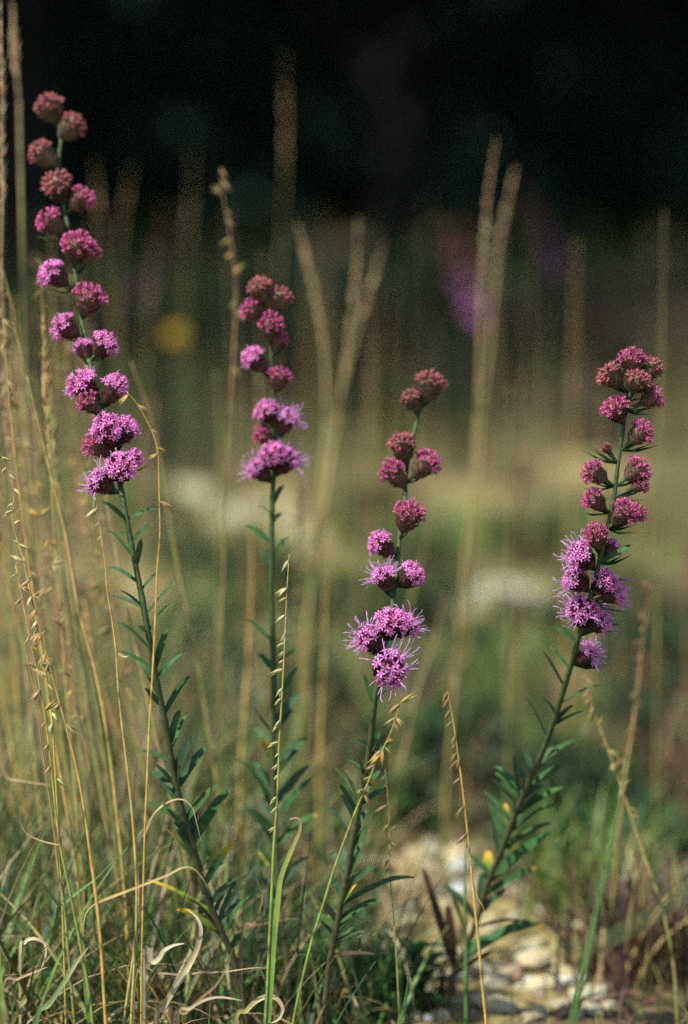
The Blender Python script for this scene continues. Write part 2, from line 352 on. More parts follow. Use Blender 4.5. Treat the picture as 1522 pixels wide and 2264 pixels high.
stone('limestone_rock', 1095, 1285, 60, 1, 'small grey-white stone tucked against the bluish white rock', None, .8)
stone('limestone_rock', 1160, 1275, 90, 3, 'smaller whitish rock at the right of the bluish white one', None, .5)
stone('limestone_rock', 120, 1285, 150, 2, 'tan limestone rock behind the stems at the left', None, .6)
stone('limestone_rock', 330, 1310, 110, 0, 'pale rock behind the tallest plant stem', None, .6)
stone('limestone_rock', 585, 1700, 120, 2, 'tan rock behind the lower stem of the second plant', None, .7)
stone('limestone_rock', 480, 1650, 80, 1, 'greyish rock between the first and second plants', None, .7)
stone('limestone_rock', 820, 1960, 110, 0, 'yellowish rock behind the lower leaves of the third plant', None, .8)
stone('limestone_rock', 725, 1790, 90, 1, 'grey rock between the second and third plants', None, .7)
stone('limestone_rock', 1020, 1960, 90, 3, 'white rock behind the fourth plant base', None, .8)
stone('limestone_rock', 1180, 2180, 110, 0, 'yellow lit limestone chunk in the gravel beneath the broad green leaf', None, .8)
stone('limestone_rock', 1265, 2215, 80, 3, 'white limestone chunk beside the green blurred blade', None, .8)
stone('limestone_rock', 850, 2145, 44, 0, 'rounded pale pebble behind the third plant base', None, .9)
for i, (px, py, q, k) in enumerate([(470, 1140, 70, 0), (520, 1130, 90, 1), (640, 1145, 100, 0), (700, 1165, 70, 2), (380, 1150, 60, 2), (600, 1180, 60, 0), (180, 1330, 80, 0), (260, 1300, 70, 2), (400, 1330, 70, 0), (60, 1340, 60, 2)]):
    stone('limestone_rock', px, py, q, k, 'cream limestone lump in the pale patch of ground behind the first two plants', 'cream limestone lumps', .9)
for i, (px, py, q) in enumerate([(1000, 1285, 50), (1130, 1262, 70), (1195, 1300, 60), (1215, 1330, 40)]):
    stone('limestone_rock', px, py, q, 3, 'whitish limestone lump beside the bluish white rock', 'whitish limestone lumps', .9)
def in_gravel():
    while True:
        px, py = random.gauss(1070, 170), random.uniform(1880, 2290)
        if 790 < px < 1390: return px, py
for i in range(190):
    px, py = in_gravel()
    stone('limestone_pebble', px, py, random.choice([14, 20, 28, 36, 48, 64, 85]), random.choice((0, 0, 1, 2, 3, 4, 5)), 'small pale limestone pebble in the gravel around the fourth plant base', 'pebbles in the gravel patch', random.uniform(.6, 1))
for i in range(60):
    px, py = random.uniform(350, 1500), random.uniform(1050, 1850)
    stone('scattered_stone', px, py, random.choice([12, 18, 26, 40, 55]), random.randrange(6), 'small stone scattered in the turf behind the flowers', 'stones scattered in the turf', random.uniform(.5, .9))

# ------------------------------------------------------------------ low leafy plants
def low_plant_proto(n, ln, wd, c):
    root = empty('low_plant', (0, 0, 0)); st = MB(); st.tube([(0, 0, -.01), (0, 0, ln * .5), (.003, 0, ln * 1.0)], [.0015, .0013, .0008], (.06, .08, .03)); st.build('stem', M_stem, root)
    for i in range(n):
        a = i * 2.4; z = ln * (1.0 * i / n); el = random.uniform(.2, 1.1); L = ln * random.uniform(.6, 1.1) * (1 - .4 * i / n)
        d = Vector((math.cos(a) * math.cos(el), math.sin(a) * math.cos(el), math.sin(el))); p0 = Vector((0, 0, z))
        pts = [p0 + d * L * t - Vector((0, 0, L * .25 * t * t)) for t in (0, .25, .5, .75, 1)]
        mb = MB(); cc = tuple(x * random.uniform(.7, 1.4) for x in c); mb.ribbon(pts, [wd * q for q in (.25, .8, 1, .8, .05)], Vector((0, 0, 1)), cc); mb.build('leaf', M_leaf, root)
    return root
lows = [low_plant_proto(22, .034, .009, (.05, .11, .04)), low_plant_proto(18, .03, .008, (.08, .14, .035)), low_plant_proto(20, .04, .011, (.04, .09, .04))]
spots = [(900, 1830), (1230, 1850), (1290, 1880), (1000, 1700), (600, 1610), (660, 1640), (1340, 1760), (1190, 1560), (1050, 1500), (520, 1300), (560, 1240), (470, 1330), (930, 1330), (850, 1420), (1440, 1650),
         (1260, 1930), (1200, 1800), (960, 1600), (760, 1500), (700, 1480), (1120, 1400), (1380, 1420), (1480, 1750), (300, 1480), (200, 1560), (560, 1930), (590, 2000), (660, 2060), (540, 2080), (1150, 1130), (1300, 1180), (820, 1180), (1420, 1900), (920, 2240), (870, 2220), (620, 2200)]
for i, (px, py) in enumerate(spots):
    o = lows[i] if i < 3 else copy_tree(lows[i % 3]); o.location = ground_pt(px, py + 25); o.rotation_euler.z = i * 1.7; s = random.uniform(.75, 1.35); o.scale = (s, s, s)
    tag(o, 'low dark green leafy plant in the turf behind the flowers', 'plant', 'low leafy plants in the turf')

# ------------------------------------------------------------------ tussocks and dark shrubs behind
def tussock_mesh(n, hgt, cs, wts, rad):
    bx, by = rng.normal(0, rad, n), rng.normal(0, rad, n); cb = pick(n, cs, wts)
    v, f, c = blades(bx, by + 60, hgt * rng.uniform(.5, 1.1, n), rng.uniform(.0016, .0035, n), rng.uniform(0, .45, n), rng.uniform(.2, 1.6, n), cb, cb * rng.uniform(.8, 1.5, (n, 1)), 5)
    v[:, 1] -= 60; v[:, 2] -= float(gz(0., 60.)); return mesh_np('grass_tussock', v, f, c)
TU = [(tussock_mesh(170, .085, [DKGREEN, GREEN], [3, 1.2], .016), 'dark green grass tussock in the turf behind the flowers', 'dark green tussocks'),
      (tussock_mesh(150, .10, [GREEN, (.14, .2, .05), STRAW], [3, 2, .6], .018), 'light green grass tussock in the turf behind the flowers', 'light green tussocks'),
      (tussock_mesh(150, .09, [BROWN, STRAW, (.12, .07, .06)], [3, 1.5, 2], .018), 'withered brown grass tussock in the turf behind the flowers', 'withered tussocks')]
tu = [(0, p) for p in [(1230, 1900), (1290, 1870), (1200, 1960), (1340, 1930), (1010, 1730), (900, 1850), (600, 1640), (660, 1690), (530, 1310), (590, 1350), (1390, 2020), (1460, 2120), (1500, 1960), (560, 2150), (620, 2260), (690, 2250), (770, 2270), (840, 2280), (520, 2260), (700, 2160), (930, 1380), (860, 1560), (1480, 1500), (1240, 1780), (380, 1480), (820, 1270)]] + \
     [(1, p) for p in [(1150, 1480), (1080, 1560), (1320, 1600), (960, 1480), (1250, 1400), (760, 1350), (540, 1220), (620, 1240), (450, 1400), (1180, 1170), (1350, 1250), (980, 1180), (860, 1700), (1430, 1760), (1280, 2060), (700, 1560)]] + \
     [(2, p) for p in [(1460, 1700), (1500, 1820), (1400, 1560), (1450, 2060), (1500, 2180), (1380, 2190), (430, 1560), (420, 1330), (760, 1750), (1080, 1780), (920, 1650), (1480, 1330), (1420, 1120), (880, 1080), (1150, 1040), (650, 1500)]]
for k, (px, py) in tu:
    me, lab, gp = TU[k]; o = obj('grass_tussock', me, M_grass); o.location = ground_pt(px, py); o.rotation_euler.z = random.random() * 6.28; q = random.uniform(.7, 1.25) * (.8 if px < 1000 and py > 2100 else 1); o.scale = (q, q, q)
    tag(o, lab, 'grass', gp)
def shrub_proto(c0, c1):
    root = empty('low_shrub', (0, 0, 0)); mb = MB(); cs, rs = [], []
    for k in range(14):
        a = k * 2.4; e = Vector((math.cos(a) * .12, math.sin(a) * .12, random.uniform(.1, .26))); mb.tube([(0, 0, -.02), e * .5 + Vector((0, 0, .02)), e], [.005, .004, .002], (.06, .045, .035), 5); cs.append(e); rs.append(random.uniform(.05, .08))
    mb.build('branches', M_bark, root); v, f, c = leaf_cloud(900, clump_fn(cs, rs, .9), .013, c0, c1); obj('foliage', mesh_np('foliage', v, f, c, False), M_foliage, root); return root
sh = [shrub_proto((.02, .045, .02), (.05, .085, .03)), shrub_proto((.06, .05, .035), (.11, .085, .05))]
for i, (px, py, k, q) in enumerate([(845, 905, 0, 1.5), (1240, 860, 1, .9), (920, 850, 0, 1.3), (620, 800, 0, 1.0), (1340, 830, 1, 1.1), (780, 790, 0, .9), (1120, 850, 1, .8), (480, 830, 0, .8), (1450, 900, 1, .9), (1000, 930, 1, .6), (250, 840, 0, .9), (700, 880, 1, .6), (1330, 980, 1, .6), (870, 960, 0, .6), (120, 900, 0, .8)]):
    o = sh[k] if i in (0, 1) else copy_tree(sh[k]); o.location = ground_pt(px, py); o.rotation_euler.z = i * 1.1; o.scale = (q * 1.3, q * 1.3, q)
    tag(o, ('dark green', 'brown')[k] + ' low shrub, only a blur in the meadow before the trees', 'shrub', ('green', 'brown')[k] + ' shrubs in the meadow')

for i, (px, py, q) in enumerate([(600, 1650, .36), (655, 1680, .28), (500, 1345, .42), (575, 1330, .3), (1005, 1735, .26), (905, 1830, .3), (1225, 1890, .34), (1300, 1910, .26), (440, 1470, .28), (820, 1440, .3), (940, 1390, .34), (1450, 1560, .4), (1490, 1750, .34), (1180, 1430, .28), (720, 1400, .3), (1350, 1350, .36), (350, 1180, .4), (780, 1170, .4), (1180, 1190, .36), (930, 1240, .3), (150, 1420, .34), (1060, 1480, .22)]):
    o = copy_tree(sh[0]); o.location = ground_pt(px, py); o.rotation_euler.z = i * 1.9; o.scale = (q * 1.2, q * 1.2, q)
    tag(o, 'small dark green bushy herb among the pale stones and turf', 'herb', 'bushy herbs in the turf')

# ------------------------------------------------------------------ blazing stars
FL = dict(bud=((.28, .07, .08), (.50, .18, .18)), half=((.46, .07, .20), (.76, .20, .41)), open=((.76, .18, .54), (.95, .38, .75)), styled=((.74, .20, .58), (.95, .42, .82)))
BR = dict(bud=((.07, .11, .045), (.24, .13, .09)), half=((.06, .09, .04), (.24, .10, .09)), open=((.03, .05, .02), (.17, .05, .06)), styled=((.03, .045, .02), (.16, .045, .06)))
def sph_dir(th, ph): return Vector((math.sin(th) * math.cos(ph), math.sin(th) * math.sin(ph), math.cos(th)))
def head_meshes(kind, seed):                                  # unit: metres, z along the head, base at z=0, dome about 19 mm wide
    r = random.Random(seed); cup = MB()
    prof = [(-.0065, .0014), (-.005, .0034), (-.002, .0052), (.002, .0066), (.005, .0075), (.008, .0079), (.0115, .0074), (.0130, .0045)]
    cup.tube([(0, 0, z) for z, _ in prof], [q for _, q in prof], [lerp(BR[kind][0], BR[kind][1], max(0, (z + .004) / .0175)) for z, _ in prof], 10)
    br = MB(); rows = 8
    for j in range(rows):
        for k in range(8):
            a = 2 * math.pi * (k + .5 * (j % 2)) / 8 + r.uniform(-.1, .1); z = -.0055 + .0175 * (j / rows); q = float(np.interp(z, [p[0] for p in prof], [p[1] for p in prof]))
            o_ = Vector((math.cos(a), math.sin(a), 0)); up = Vector((0, 0, 1)); L = .0045 + .0008 * r.random(); fl = .0010 + .0022 * r.random()
            q2 = float(np.interp(z + L, [p[0] for p in prof], [p[1] for p in prof]))
            pts = [o_ * (q + .0001) + up * z, o_ * ((q + q2) / 2 + .0011) + up * (z + L * .5), o_ * (q2 + .0008 + fl * .5) + up * (z + L * .85), o_ * (q2 + .0009 + fl) + up * (z + L)]
            tone = r.uniform(.75, 1.3); cs = [tuple(x * tone for x in lerp(BR[kind][0], BR[kind][1], t)) for t in (0, .35, .8, 1)]
            br.ribbon(pts, [.0024, .0048, .0040, .0014], o_, cs, -.3)
    fl = MB(); n = dict(bud=38, half=38, open=40, styled=36)[kind]; sty = MB()
    c0, c1 = FL[kind]
    for i in range(n):
        t = (i + .5) / n; th = math.acos(1 - t * (1 - math.cos(R(88)))) ; ph = i * 2.39996 + r.uniform(-.25, .25); th = max(0, th + r.uniform(-.09, .09))
        d = sph_dir(th, ph); Lf = (.0122 if kind != 'bud' else .0112) * (1 - .24 * th / 1.4) * r.uniform(.9, 1.08)
        b = Vector((d.x * .0030, d.y * .0030, .0074)); e = b + d * Lf; m_ = b + d * Lf * .6
        tone = r.uniform(.75, 1.25); k0 = tuple(x * tone for x in c0); k1 = tuple(x * tone for x in c1)
        s1 = d.orthogonal().normalized(); s2 = d.cross(s1)
        if kind == 'bud':
            fl.tube([b, m_, e - d * .0006, e + d * .0002], [.0006, .001, .00115, .0004], [k0, k0, k1, k1], 6)
        else:
            fl.tube([b, m_, e], [.0004, .0006, .00095], [k0, k0, lerp(k0, k1, .5)], 5, cap=False)
        Lp = dict(bud=.0009, half=.0016, open=.0024, styled=.0026)[kind]
        for k in range(5):
            a = 2 * math.pi * k / 5 + r.random() * .5; o_ = s1 * math.cos(a) + s2 * math.sin(a); sp = dict(bud=.35, half=.65, open=1.0, styled=1.1)[kind] * r.uniform(.8, 1.2)
            p0 = e + o_ * .0008; p1 = p0 + (d * math.cos(sp) + o_ * math.sin(sp)) * Lp * .55; p2 = p1 + (d * math.cos(sp * 1.5) + o_ * math.sin(sp * 1.5)) * Lp * .5
            fl.ribbon([p0, p1, p2], [.0009, .0011, .0003], d, [k0, k1, k1], .2)
        ns = dict(bud=0, half=0, open=1 if r.random() < .3 else 0, styled=2 if r.random() < .6 else 0)[kind]
        for k in range(ns):
            a = r.random() * 6.28; o_ = s1 * math.cos(a) + s2 * math.sin(a); LS = (.0035 if kind == 'open' else .0085) * r.uniform(.6, 1.25); cv = r.uniform(.2, 1.0)
            outw = Vector((d.x, d.y, 0)); base = d + outw * .35
            pts = [e - d * .001 + (base * u + o_ * (u * u) * cv + o_ * .12 * math.sin(u * 5)) * LS for u in (0, .25, .5, .75, 1)]
            cs_ = (.75, .45, .76); sty.tube(pts, [.00022, .00024, .00026, .00028, .00022], cs_, 4)
    out = [('flower_head', cup.mesh('flower_head'), M_bract), ('bracts', br.mesh('bracts'), M_bract), ('florets', fl.mesh('florets'), M_floret)]
    if sty.v: out.append(('styles', sty.mesh('styles'), M_floret))
    return out
HEADS = {k: [head_meshes(k, 10 * i + s) for s in range(6)] for i, k in enumerate(FL)}
HN = 0
STEM_C = (.055, .085, .03)
def blazing_star(label, stem_px, d_of, heads, leaves, r0=.0010, r1=.0020, nbr=2):
    global HN
    n = len(stem_px); pyt, pyb = stem_px[0][1], stem_px[-1][1]
    p3 = [P(px, py, d_of((py - pyt) / (pyb - pyt))) for px, py in stem_px]
    last = p3[-1]; dirn = (p3[-1] - p3[-2]).normalized(); dirn = (dirn + Vector((0, 0, -.8))).normalized()
    g = float(gz(last.x, last.y)); 
    if last.z > g: last = last + dirn * ((last.z - g + .012) / -dirn.z); p3.append(last)
    root = empty('blazing_star', (p3[-1].x, p3[-1].y, g)); base = root.location.copy()
    pts = spline(p3, 5); m = len(pts); sb = MB()
    sb.tube([p - base for p in pts], [r0 + (r1 - r0) * min(1, 1.35 * i / (m - 1)) + (.0003 if i % 7 == 0 else 0) for i in range(m)], [lerp(STEM_C, (.10, .075, .04), max(0, i / m - .55) * 1.6) for i in range(m)], 9)
    sb.build('stem', M_stem, root)
    pys = [to_px(*p)[1] for p in pts]
    def at(py):
        i = min(range(m), key=lambda k: abs(pys[k] - py)); return pts[i]
    for (px, py, dia, ay, tw, kind) in heads:
        A = at(ay); dA = (A - CAM).dot(fwd); C = P(px, py, dA - tw * .014); ax = (C - A); dist = ax.length; ax.normalize()
        HN += 1; s = dia / F * dA / dict(bud=.0212, half=.0225, open=.0242, styled=.0236)[kind]; hm = HEADS[kind][HN % 6]; ped = dist - .0115 * s
        q = ax.to_track_quat('Z', 'Y'); first = None
        for nm, me, mt in hm:
            o = obj(nm, me, mt, root if first is None else first)
            if first is None:
                first = o; o.location = A + ax * max(ped, .001) - base; o.rotation_mode = 'QUATERNION'; o.rotation_quaternion = q @ Matrix.Rotation(HN * 1.1, 3, 'Z').to_quaternion()
                o.scale = (s * random.uniform(.88, 1.07), s * random.uniform(.9, 1.07), s * random.uniform(.92, 1.1))
            else: o['kind'] = 'stuff'
        if ped > .0055 * s:
            pb = MB(); pb.tube([A - base, A + ax * ped * .4 - base, A + ax * (ped - .0045 * s) - base], [.001, .0011, .0016], STEM_C, 7); pb.build('flower_stalk', M_stem, root)
        # small bract leaf under each head
        for bq in range(nbr):
          lb = MB(); sd_ = ax.cross(Vector((0, 1, 0))).normalized() * random.uniform(-.5, .5) * min(bq, 1); dn = (ax - Vector((0, 0, .9))).normalized()
          L = random.uniform(.006, .012) * (1 + .15 * bq); t0 = A - base; lp = [t0, t0 + (dn * .6 + ax * .6 + sd_) * L * .5, t0 + (dn * .5 + ax + sd_) * L]
          lb.ribbon(lp, [.0016, .0028, .0003], Vector((0, -.4, 1)), (.05, .10, .035)); lb.build('bract_leaf', M_leaf, root)
    low = [i for i in range(m) if pys[i] > pyb - .36 * (pyb - pyt) and pys[i] < pyb - 20]
    for q in range(18):
        i = random.choice(low); ax0, ay0 = to_px(*pts[i]); sg = random.choice((-1, 1)); L_ = random.uniform(60, 112)
        leaves = leaves + [((ax0, ay0), (ax0 + sg * L_ * random.uniform(.3, .75), ay0 - L_ * random.uniform(.55, 1.0)), random.uniform(10, 15))]
    for lf in leaves:
        (ax_, ay), (tx, ty), wpx = lf[0], lf[1], lf[2]; kind = lf[3] if len(lf) > 3 else 'g'
        S = at(ay); dS = (S - CAM).dot(fwd); A0 = P(ax_, ay, dS)
        if (A0 - S).length < .012: A0 = S
        tipd = dS + random.uniform(-.016, .016); T = P(tx, ty, tipd); L = (T - A0).length; mid = (A0 + T) / 2
        side = (T - A0).cross(Vector((0, 1, 0))).normalized(); bow = L * random.uniform(.02, .11)
        upb = Vector((0, 0, 1)) * bow
        pts2 = spline([A0 if A0 == S else S, A0 + (T - A0) * .33 + upb, A0 + (T - A0) * .7 + upb * .8, T], 4) if A0 != S else spline([A0, A0 + (T - A0) * .33 + upb * .8, A0 + (T - A0) * .7 + upb, T], 4)
        k = len(pts2); wm = wpx / F * dS * 1.12; ws = [max(.0003, wm * (math.sin(math.pi * min(1, (i / (k - 1)) * .86 + .12)) ** .7)) for i in range(k)]; ws[-1] = .0003
        g1 = tuple(x * random.uniform(.8, 1.25) for x in (.05, .108, .04))
        if kind == 'g': cs = [lerp((.04, .09, .035), g1, min(1, 3 * i / k)) for i in range(k)]
        elif kind == 'y': cs = [mixc([(0, (.06, .12, .03)), (.5, (.18, .24, .03)), (.75, (.55, .36, .03)), (.93, (.5, .27, .03)), (1, (.06, .03, .02))], i / (k - 1)) for i in range(k)]
        elif kind == 't': cs = [mixc([(0, g1), (.86, (.05, .13, .035)), (.92, (.45, .22, .03)), (1, (.05, .025, .02))], i / (k - 1)) for i in range(k)]
        else: cs = [(.07, .04, .025)] * k
        view = (CAM - mid).normalized(); nrm = (view * random.uniform(.15, 1.0) + Vector((random.uniform(-.5, .5), 0, random.uniform(.3, 1.0)))).normalized()
        mb = MB(); mb.ribbon([p - base for p in pts2], ws, nrm, cs, .22); o = mb.build('leaf', M_leaf, root)
        if kind == 'y': o['label'] = 'leaf turning yellow with a dark tip'
        if kind == 'd': o['label'] = 'withered brown leaf'
    return tag(root, label, 'flower', 'blazing stars in bloom')
b, hf, op, st = 'bud', 'half', 'open', 'styled'
PL = []
PL.append(blazing_star('tallest blazing star, over twenty heads up to rusty buds, leaning beside the dense grass stalks',
  [(115, 250), (128, 280), (135, 310), (130, 360), (140, 440), (150, 500), (165, 590), (175, 680), (190, 750), (205, 830), (220, 890), (245, 970), (262, 1050), (275, 1120), (290, 1200), (308, 1290), (325, 1380), (342, 1480), (362, 1580), (375, 1650), (385, 1710), (405, 1800), (430, 1880), (450, 1960), (490, 2060), (525, 2150)],
  lambda t: 1.84 - .14 * min(1, t / .46) + .16 * max(0, t - .6),
  [(105, 225, 62, 275, .3, b), (167, 272, 58, 305, .1, b), (85, 332, 60, 368, .1, b), (124, 402, 64, 445, .6, b), (188, 432, 58, 470, .1, hf), (103, 482, 62, 525, .2, hf), (172, 535, 68, 595, .5, hf), (202, 552, 46, 600, .0, hf),
   (112, 602, 64, 640, .2, op), (200, 652, 66, 705, .2, hf), (135, 720, 62, 748, .1, op), (238, 754, 60, 805, .2, op), (185, 767, 48, 815, -.5, op), (178, 847, 70, 895, .2, op), (190, 885, 50, 915, .3, hf), (258, 852, 66, 905, .1, op),
   (238, 945, 78, 1000, .7, op), (283, 942, 60, 995, .1, op), (205, 977, 60, 1012, .2, hf), (268, 1027, 68, 1060, .8, op), (300, 1007, 50, 1048, -.1, op), (212, 1062, 62, 1092, .1, st)],
  [((270, 1150), (225, 1110), 10), ((285, 1155), (355, 1128), 10), ((292, 1205), (340, 1155), 12), ((285, 1190), (258, 1180), 10), ((290, 1235), (240, 1172), 8), ((308, 1262), (315, 1190), 12), ((295, 1285), (240, 1255), 8), ((313, 1305), (362, 1258), 9),
   ((310, 1340), (245, 1318), 10), ((305, 1335), (265, 1305), 8), ((328, 1355), (390, 1288), 11), ((343, 1405), (385, 1335), 11), ((325, 1405), (305, 1385), 16), ((335, 1445), (255, 1375), 9), ((343, 1470), (370, 1390), 16), ((340, 1490), (260, 1438), 10),
   ((350, 1510), (405, 1445), 12), ((362, 1575), (420, 1495), 12), ((352, 1560), (320, 1522), 12), ((360, 1620), (355, 1560), 16), ((375, 1650), (400, 1570), 18), ((375, 1690), (310, 1660), 12), ((392, 1740), (348, 1705), 22), ((390, 1710), (430, 1625), 16),
   ((400, 1745), (458, 1650), 18), ((410, 1815), (482, 1735), 20), ((425, 1860), (510, 1745), 20), ((408, 1820), (320, 1775), 16), ((425, 1870), (385, 1820), 24), ((455, 1960), (525, 1860), 14, 'y'), ((440, 1910), (365, 1830), 9, 'y'), ((455, 2010), (320, 1945), 18, 'y'), ((490, 2070), (385, 2010), 16, 'y'), ((500, 2090), (420, 1990), 9, 'd'), ((380, 1740), (395, 1660), 14), ((415, 1850), (440, 1760), 15)]))
PL.append(blazing_star('blazing star with ragged long-styled lowest heads, standing behind the grass stalk with hanging oat-like spikelets',
  [(578, 650), (590, 690), (597, 730), (600, 780), (603, 850), (608, 900), (610, 960), (608, 1030), (603, 1100), (602, 1200), (600, 1300), (603, 1400), (605, 1500), (603, 1600), (605, 1750), (612, 1900), (625, 2050), (635, 2130)],
  lambda t: 1.80 + .05 * t,
  [(571, 626, 54, 685, .3, b), (626, 648, 54, 705, .1, b), (552, 678, 52, 718, .1, hf), (600, 712, 56, 772, .6, hf), (620, 745, 42, 790, .2, hf), (558, 790, 58, 832, .1, op), (620, 825, 54, 875, .1, hf), (585, 902, 58, 952, .4, op), (638, 922, 58, 968, .1, st), (577, 957, 44, 985, .2, hf),
   (604, 1002, 64, 1048, .7, op), (640, 1010, 64, 1052, .1, st), (567, 1035, 56, 1068, .1, st)],
  [((608, 1110), (628, 1075), 10), ((600, 1140), (570, 1120), 8), ((608, 1165), (628, 1135), 12), ((600, 1205), (542, 1160), 12), ((605, 1240), (640, 1185), 10), ((602, 1265), (573, 1215), 12), ((603, 1325), (598, 1295), 16), ((600, 1415), (545, 1368), 12), ((610, 1420), (665, 1398), 10), ((600, 1480), (568, 1445), 14),
   ((610, 1480), (668, 1435), 12), ((612, 1550), (660, 1475), 14), ((610, 1600), (670, 1530), 16), ((610, 1700), (680, 1630), 18), ((600, 1620), (555, 1560), 16), ((610, 1730), (660, 1660), 18), ((615, 1780), (685, 1690), 18), ((615, 1810), (690, 1720), 16), ((600, 1770), (522, 1680), 18), ((620, 1880), (705, 1800), 20, 't'), ((605, 1850), (545, 1790), 18), ((600, 1680), (580, 1630), 14, 'y'),
   ((605, 1640), (650, 1570), 16), ((603, 1660), (560, 1610), 16), ((615, 1930), (570, 1880), 15, 'y')]))
PL.append(blazing_star('blazing star whose lowest head faces out round and spiky, brown buds at its tip',
  [(940, 870), (933, 895), (925, 920), (915, 960), (905, 1000), (898, 1060), (895, 1110), (885, 1180), (878, 1250), (872, 1310), (860, 1380), (848, 1440), (838, 1500), (828, 1560), (822, 1620), (812, 1690), (795, 1780), (780, 1860), (768, 1930), (750, 2020), (735, 2100), (725, 2160)],
  lambda t: 1.80 - .10 * min(1, t / .45) + .14 * max(0, t - .5),
  [(956, 838, 68, 905, .1, b), (907, 875, 46, 918, .2, b), (888, 974, 64, 1030, .4, b), (865, 1040, 60, 1078, .1, hf), (948, 1020, 62, 1068, .1, hf), (908, 1130, 66, 1188, .4, hf), (838, 1199, 62, 1240, .1, op), (848, 1270, 54, 1322, .1, st), (918, 1265, 64, 1292, .2, op),
   (868, 1370, 74, 1415, .7, op), (905, 1380, 58, 1415, .1, st), (812, 1410, 66, 1445, .2, st), (868, 1478, 80, 1490, 1.0, st)],
  [((825, 1560), (805, 1490), 10), ((836, 1560), (865, 1525), 12), ((822, 1590), (800, 1585), 8), ((826, 1620), (842, 1606), 7), ((815, 1650), (778, 1640), 8), ((803, 1705), (768, 1680), 9), ((803, 1730), (785, 1665), 9), ((790, 1785), (762, 1705), 10), ((800, 1775), (855, 1740), 12), ((775, 1910), (812, 1830), 18), ((772, 1960), (832, 1915), 14), ((770, 1950), (760, 1870), 20),
   ((752, 2040), (830, 1995), 16), ((748, 2060), (845, 1990), 18), ((742, 2090), (810, 2060), 16), ((745, 2060), (700, 2020), 14), ((760, 1990), (725, 1930), 14), ((760, 2010), (920, 1940), 14), ((785, 1860), (812, 1790), 14), ((790, 1830), (765, 1760), 12), ((735, 2110), (830, 2110), 9, 'd'), ((730, 2130), (690, 2090), 12), ((745, 2040), (705, 1985), 13), ((728, 2150), (660, 2110), 10), ((755, 2010), (790, 1955), 12, 'y')]))
PL.append(blazing_star('bushy blazing star leaning over the pale gravel, crowded green and pink buds at its crown',
  [(1405, 835), (1390, 870), (1382, 920), (1375, 970), (1365, 1040), (1358, 1100), (1345, 1160), (1330, 1220), (1315, 1290), (1300, 1340), (1285, 1390), (1275, 1430), (1260, 1480), (1245, 1530), (1230, 1580), (1205, 1650), (1170, 1730), (1140, 1800), (1110, 1880), (1080, 1950), (1060, 2020), (1030, 2100), (1000, 2160)],
  lambda t: 1.70 + .19 * max(0, t - .3) / .7,
  [(1398, 787, 60, 850, .1, hf), (1342, 822, 56, 872, .2, b), (1447, 808, 50, 872, -.3, b), (1415, 832, 54, 885, .7, b), (1452, 874, 52, 908, .1, hf), (1358, 895, 58, 942, .4, hf), (1425, 950, 58, 992, .1, hf), (1337, 986, 26, 1020, .1, b), (1306, 1040, 56, 1082, .1, hf), (1418, 1032, 58, 1082, .2, hf), (1422, 1068, 40, 1095, .1, hf), (1308, 1100, 50, 1132, .1, hf), (1388, 1126, 62, 1172, .5, hf), (1415, 1132, 42, 1168, -.2, hf),
   (1318, 1174, 58, 1228, .4, hf), (1356, 1207, 46, 1245, -.4, op), (1280, 1222, 66, 1264, .3, st), (1266, 1274, 62, 1308, .1, st), (1340, 1280, 62, 1325, .6, op), (1366, 1312, 50, 1335, .0, st), (1288, 1346, 72, 1385, .7, st), (1330, 1367, 58, 1392, .2, st), (1310, 1442, 60, 1465, .2, st)],
  [((1330, 1250), (1395, 1205), 12), ((1320, 1305), (1388, 1285), 10), ((1275, 1420), (1222, 1385), 14), ((1285, 1395), (1318, 1392), 12), ((1280, 1405), (1385, 1377), 14), ((1262, 1478), (1215, 1430), 8), ((1258, 1492), (1288, 1460), 12), ((1250, 1515), (1200, 1440), 10), ((1210, 1635), (1160, 1540), 14), ((1230, 1582), (1195, 1545), 16), ((1240, 1555), (1333, 1515), 12), ((1228, 1602), (1268, 1560), 12), ((1222, 1612), (1295, 1573), 12), ((1195, 1695), (1285, 1635), 18), ((1175, 1722), (1160, 1665), 16), ((1155, 1765), (1133, 1670), 12),
   ((1170, 1745), (1250, 1690), 18), ((1150, 1795), (1245, 1740), 18), ((1125, 1845), (1230, 1780), 18), ((1115, 1865), (1080, 1775), 16), ((1130, 1828), (1116, 1775), 15, 'y'), ((1105, 1890), (1090, 1800), 16), ((1110, 1885), (1220, 1820), 18), ((1085, 1945), (1222, 1840), 20), ((1085, 1950), (1080, 1880), 22, 'y'), ((1075, 1975), (1188, 1918), 16, 't'), ((1065, 2000), (1065, 1930), 18),
   ((1020, 2130), (1205, 2045), 38, 't'), ((1010, 2150), (935, 1915), 18, 'd'), ((1015, 2140), (990, 2000), 22, 'd'), ((1030, 2100), (1040, 2000), 12, 'd'), ((1045, 2060), (1165, 2040), 10, 'd'), ((1000, 2160), (1095, 2100), 12, 'd'), ((1180, 1715), (1225, 1650), 14), ((1155, 1770), (1210, 1740), 14), ((1165, 1745), (1150, 1700), 12), ((1030, 2090), (980, 1935), 12, 'y')], nbr=5))
